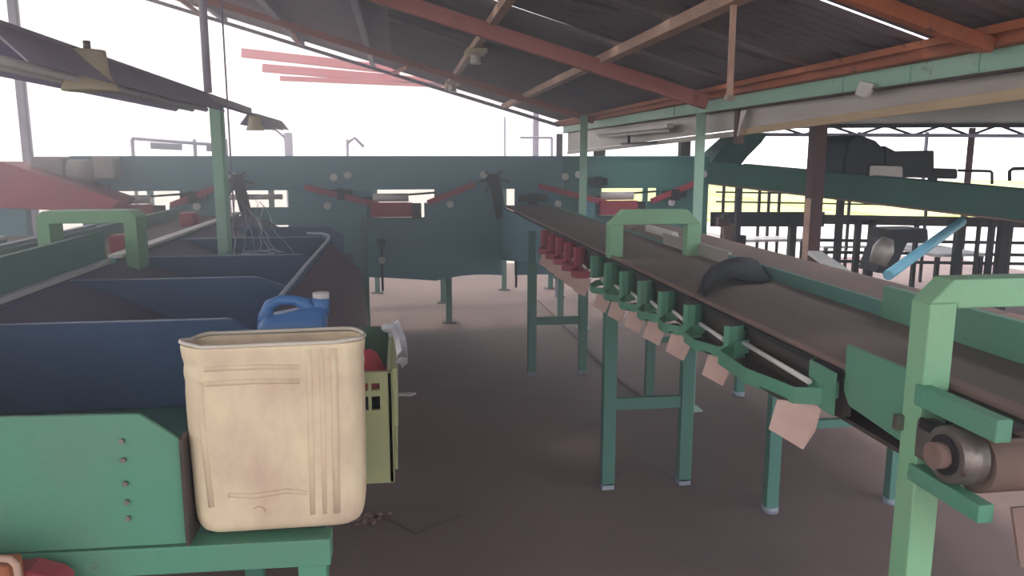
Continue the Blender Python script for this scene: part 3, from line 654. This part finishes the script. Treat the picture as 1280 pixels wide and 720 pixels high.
# second table beyond the right conveyor
st = thing('sloping_table', (2.0, 4, 0), 'dusty tan sloping side table just behind the right conveyor', 'table')
tp_ = [(1.445, 1.205), (1.62, 1.225), (1.66, 1.225), (2.36, 1.02), (2.36, 1.0), (1.445, 1.185)]
MB().prism([(x, 1.9, z) for x, z in tp_], (0, 2.8, 0)).build('top', 'tan', st, .003)
MB().prism([(x, 4.8, z) for x, z in tp_], (0, .6, 0)).build('top', 'tan', st, .003)
for y, x0_, x1_ in ((3.24, 1.66, 2.31), (4.98, 1.63, 2.31)):
    MB().box(x0_, x0_+.06, y, y+.05, .02, 1.15).build('leg', 'dgreen', st, .003)
    MB().box(x1_-.03, x1_+.03, y, y+.05, .02, .99).build('leg', 'dgreen', st, .003)
    MB().box(x0_+.06, x1_-.03, y+.01, y+.04, .40, .44).build('crossbar', 'dgreen', st, .002)
    for x in (x0_+.03, x1_): MB().tube([(x, y+.025, 0), (x, y+.025, .03)], .04, 10).build('foot', 'edge', st)

# ------------------------------------------------------------------ floor debris
db = MB().prism([(0, 0, 0), (.1, .02, 0), (.16, -.01, 0), (.12, -.05, 0), (.05, -.03, 0), (.02, -.04, 0)], (0, 0, .012))
o = solo(db, 'plastic_scrap', 'white', 'flattened white plastic scrap on the aisle floor beside the crate', 'litter'); o.location = at(505, 494, Z=.002)
rk = thing('rubble_pile', at(448, 652, Z=0), 'little pile of grey crumbs on the floor under the bench leg', 'debris')
p0 = rk.location
k_ = MB()
for i in range(40): k_.ball((p0.x+random.gauss(.02, .045), p0.y+random.gauss(0, .05), .006), random.uniform(.005, .014), 6, 4, (1.2, 1, .7))
kk = k_.build('crumbs', 'tan', rk); kk['kind'] = 'stuff'
cr = [at(x, y, Z=0.001) for x, y in ((468, 645), (490, 652), (520, 668), (550, 655), (575, 645))]
o = solo(MB().tube(cr, [.004, .006, .008, .006, .003], 6), 'string_scrap', 'darkside', 'dark bit of twine trailing on the floor right of the crumbs', 'string')
hs = [at(x, y, Z=.012) for x, y in ((674, 375), (690, 390), (706, 407), (722, 422), (745, 447), (775, 475), (805, 498))]
solo(MB().tube(hs, .014, 8), 'floor_hose', 'tan', 'thin dusty hose lying on the floor under the right conveyor', 'hose')

# ------------------------------------------------------------------ right background
gb = thing('inclined_conveyor', (4.2, 6, 0), 'dark green inclined conveyor side running to the right frame edge', 'conveyor')
A, B = Vector((3.12, 7.72, 1.49)), Vector((4.36, 5.0, 1.31)); Cc = A+(B-A)*1.7
MB().bar(A, Cc, .05, .21).build('side_wall', 'bgreen', gb, .004)
MB().bar(A+Vector((0, 0, -.115)), Cc+Vector((0, 0, -.115)), .07, .015).build('bottom_flange', 'tan', gb)
MB().bar(A+Vector((.5, .25, .0)), Cc+Vector((.5, .25, .0)), .05, .16).build('side_wall', 'bgreen', gb)
MB().bar(A+Vector((.25, .12, .05)), Cc+Vector((.25, .12, .05)), .45, .02).build('belt', 'white', gb)
for t_ in (.12, .5, .95, 1.25, 1.6):
    q = A+(B-A)*t_; MB().box(q.x+.03, q.x+.08, q.y, q.y+.05, 0, q.z-.1).build('leg', 'iron', gb)
lc2 = thing('lower_conveyor', (5, 7.8, 0), 'dark low conveyor behind the green incline with many thin posts', 'conveyor')
MB().bar(at(888, 274, Y=8.4), at(1030, 274, Y=8.0), .05, .16).build('side_rail', 'iron', lc2)
MB().bar(at(1030, 274, Y=8.0), at(1300, 279, Y=7.4), .05, .1).build('side_rail', 'darkside', lc2)
for px, Y, wd in ((993, 8.0, .07), (1050, 7.9, .04), (1075, 7.8, .055), (1093, 7.75, .06), (1148, 7.7, .04), (1203, 7.5, .07), (1243, 7.4, .05), (1226, 7.0, .03), (1266, 7.4, .04)):
    q = at(px, 275, Y=Y); MB().box(q.x-wd/2, q.x+wd/2, Y, Y+wd, 0, q.z+.0).build('post', 'iron', lc2)
for py in (300, 315, 326):
    MB().bar(at(1020, py, Y=8.6), at(1300, py+4, Y=8.2), .04, .035).build('lower_rail', 'iron', lc2)
for px in (905, 921, 950, 962, 975, 1012, 1052, 1063, 1160):
    q = at(px, 245, Y=9.4); MB().box(q.x-.015, q.x+.015, 9.4, 9.43, 0, q.z+.2).build('post', 'iron', lc2)
for py in (240, 252): MB().bar(at(895, py, Y=9.45), at(1230, py+6, Y=9.2), .02, .02).build('hand_rail', 'iron', lc2)
# cluttered valve block left of it
vb = thing('valve_block', at(905, 300, Y=7.9), 'dark reddish valve block at the right end of the back machine', 'machine part')
for i in range(9):
    q = at(895+random.uniform(0, 36), 270+random.uniform(0, 34), Y=7.9); s_ = random.uniform(.04, .09)
    MB().box(q.x-s_, q.x+s_, q.y, q.y+.08, q.z-s_*.7, q.z+s_*.7).build('block', ['iron', 'maroon', 'tan'][i % 3], vb, .01)
q = at(921, 300, Y=7.9); MB().box(q.x-.02, q.x+.02, q.y, q.y+.05, 0, q.z).build('leg', 'iron', vb)
# dark hopper and boxes standing on the incline
hp = thing('black_hopper', at(1083, 222, Y=6.6), 'black humped hopper cover standing on the green incline', 'hopper')
Yh = 6.6
def pp(*pts, Y=Yh): return [at(x, y, Y=Y) for x, y in pts]
MB().prism(pp((1053, 226), (1055, 200), (1060, 178), (1070, 168), (1080, 170), (1096, 176), (1106, 186), (1108, 206), (1086, 208), (1084, 226)), (0, .5, 0)).build('cover', 'black', hp, .02)
MB().prism(pp((1106, 182), (1122, 190), (1168, 188), (1168, 222), (1128, 222), (1127, 210), (1108, 206)), (.0, .4, 0)).build('outlet', 'iron', hp, .01)
MB().prism(pp((1088, 207), (1128, 208), (1128, 224), (1086, 223)), (0, .05, 0)).build('white_panel', 'galv', hp)
MB().prism(pp((1168, 210), (1198, 211), (1198, 224), (1168, 223)), (0, .3, 0)).build('motor', 'iron', hp, .02)
MB().tube(pp((1198, 213), (1238, 214), (1240, 216), (1240, 230)), .012, 8).build('pipe', 'iron', hp)
MB().box(*[v for v in (at(1164, 222, Y=Yh).x, at(1172, 222, Y=Yh).x)], Yh, Yh+.05, 1.2, at(1164, 222, Y=Yh).z).build('stand', 'iron', hp)
tt = MB().prism(pp((1018, 224), (1020, 176), (1042, 174), (1060, 168), (1062, 200), (1052, 228), Y=7.4), (0, .1, 0))
solo(tt, 'canvas_sheet', 'galv', 'pale canvas sheet hanging between the maroon post and the black hopper', 'sheet')
hp2 = MB().tube(pp((1262, 226), (1262, 214), (1266, 211), (1300, 210), Y=6.0), .014, 8)
solo(hp2, 'pipe_hoop', 'iron', 'bent dark pipe hoop above the incline at the right frame edge', 'pipe')
dc = MB().prism(pp((888, 204), (900, 188), (918, 172), (936, 166), (960, 166), (952, 178), (934, 196), (926, 206), Y=8.2), (0, .4, 0))
solo(dc, 'diagonal_chute', 'bgreen', 'dark diagonal chute rising to the hung sheets right of the nearer green post', 'chute')
# black bent chute and pale pipe
bc = MB().prism(pp((1096, 341), (1104, 318), (1112, 300), (1112, 287), (1160, 286), (1161, 300), (1135, 303), (1126, 322), (1118, 343), Y=6.4), (0, .3, 0))
solo(bc, 'bent_chute', 'iron', 'black bent chute standing behind the lower end of the blue pipe', 'chute', bevel=.01)
bc = MB().tube(pp((1097, 330), (1104, 312), (1110, 298), Y=6.2), [.07, .09, .05], 12)
solo(bc, 'white_disc_guard', 'galv', 'pale rounded guard on the left side of the black bent chute', 'guard')
bpipe = thing('blue_pipe', at(1108, 345, Y=4.6), 'light blue pipe leaning up from the right conveyor to the green incline', 'pipe')
pa, pb = at(1110, 344, Y=4.3), at(1202, 277, Y=4.9)
MB().tube([pa, pb], .032, 14).build('tube', 'lblue', bpipe)
MB().tube([pb-(pb-pa)*.05, pb+(pb-pa)*.03], [.028, .012], 10).build('tip', 'iron', bpipe)
wp = MB().bar(at(1018, 316, Y=5.6), at(1060, 345, Y=4.9), .1, .03)
solo(wp, 'white_board', 'white', 'loose white board sloping beside the foot of the maroon post', 'board')
for i, (x0_, x1_, py, Y_) in enumerate(((925, 1010, 300, 9.0), (1170, 1235, 318, 7.6), (1030, 1090, 308, 9.4))):
    q0, q1 = at(x0_, py, Y=Y_), at(x1_, py, Y=Y_)
    t = thing('tarpaulin_table', (q0.x, Y_, 0), ['white topped low table seen left of the maroon post through the machines', 'bluish white low table right of the blue pipe', 'white low table behind the thin dark posts'][i], 'table', 'white low tables beyond the shed')
    MB().box(q0.x, q1.x, Y_, Y_+1.2, q0.z-.03, q0.z).build('top', 'white', t)
    for xx in (q0.x+.05, q1.x-.05):
        MB().box(xx-.02, xx+.02, Y_+.02, Y_+.06, 0, q0.z-.03).build('leg', 'iron', t)
# next bay's eave truss
tr = thing('roof_truss', (6, 9.4, 1.9), 'dark lattice truss of the neighbouring bay at the right', 'truss')
Yt = 9.2
a0, a1 = at(905, 168, Y=Yt), at(1320, 170, Y=8.2)
b0, b1 = at(905, 158, Y=Yt), at(1320, 156, Y=8.2)
MB().bar(a0, a1, .04, .04).build('chord', 'purple', tr); MB().bar(b0, b1, .06, .05).build('chord', 'iron', tr)
for k in range(12):
    t0, t1 = k/12, (k+1)/12
    MB().bar(a0.lerp(a1, t0 if k % 2 else t1), b0.lerp(b1, t1 if k % 2 else t0), .025, .025).build('web_bar', 'iron', tr)
for px in (1160, 1075): q = at(px, 165, Y=9.0); MB().box(q.x-.015, q.x+.015, 9, 9.03, 1.2, q.z).build('drop_rod', 'purple', tr)
nr = MB().box(2.6, 14, 1.2, 9.6, 2.02, 2.05)
solo(nr, 'neighbour_roof', 'iron', 'dark roof sheet of the neighbouring bay above its lattice truss', 'roof')
for i, x in enumerate((7.2, 12.5)): post(x, 9.2, 0, 2.0, .09, 'maroon', ['dark post of the neighbouring bay just outside the right frame', 'far dark post of the neighbouring bay'][i])

# ------------------------------------------------------------------ beyond the back machine
rf = thing('red_beam_stack', (0, 13, 2.6), 'group of three pale red roof bars seen in the bright sky', 'roof frame')
for (x0_, y0_, x1_, y1_, h_) in ((302, 66, 500, 88, .13), (328, 85, 560, 104, .12), (350, 98, 590, 108, .07)):
    MB().bar(at(x0_, y0_, Y=12.5), at(x1_, y1_, Y=12.5), .1, h_).build('bar', 'redfar', rf, .01)
q = at(470, 105, Y=12.5)
MB().bar((q.x+2.5, 12.6, -.15), (q.x+2.5, 12.6, 3.1), .08, .08).build('post', 'purple', rf)
pf = thing('pipe_stand', at(165, 190, Y=10), 'thin pipe frame with two small grey plates above the back machine at left', 'frame')
z0 = at(165, 172, Y=10)
for px in (165, 243, 282): q = at(px, 174, Y=10); MB().tube([(q.x, 10, 0), (q.x, 10, q.z)], .022, 8).build('upright', 'purple', pf)
MB().tube(pp((165, 173), (282, 182), Y=10), .02, 8).build('top_pipe', 'purple', pf)
for x0_, x1_, y_ in ((188, 227, 183), (258, 282, 186)): MB().prism(pp((x0_, y_-5), (x1_, y_-3), (x1_, y_+5), (x0_, y_+3), Y=9.95), (0, .03, 0)).build('plate', 'purple', pf)
for i, (px, py, wd, lb) in enumerate(((360, 166, .09, 'thick grey post stub just right of the small far lamp above the back machine'), (434, 174, .03, 'thin far pole with bent top above the middle of the back machine'), (631, 146, .02, 'thin far pole under the roof edge, left of the roof end'), (667, 153, .02, 'second thin far pole near the roof end'), (690, 172, .03, 'thin far pole nearest the end of the eave beam'))):
    q = at(px, py, Y=11); t = thing('far_pole', (q.x, 11, 0), lb, 'pole')
    MB().tube([(q.x, 11, 0), (q.x, 11, q.z)], wd/1.6, 8).build('shaft', 'purple', t)
    if i == 1: MB().tube([(q.x, 11, q.z-.05), (q.x+.1, 11, q.z+.02), (q.x+.22, 11, q.z-.1)], .02, 6).build('arm', 'purple', t)
    if i == 4: MB().tube([(q.x, 11, q.z), (q.x-.45, 11, q.z)], .015, 6).build('arm', 'purple', t)
    if i == 0: MB().tube([(q.x, 11, q.z-.1), (q.x-.25, 11, q.z+.12)], .015, 6).build('arm', 'purple', t)
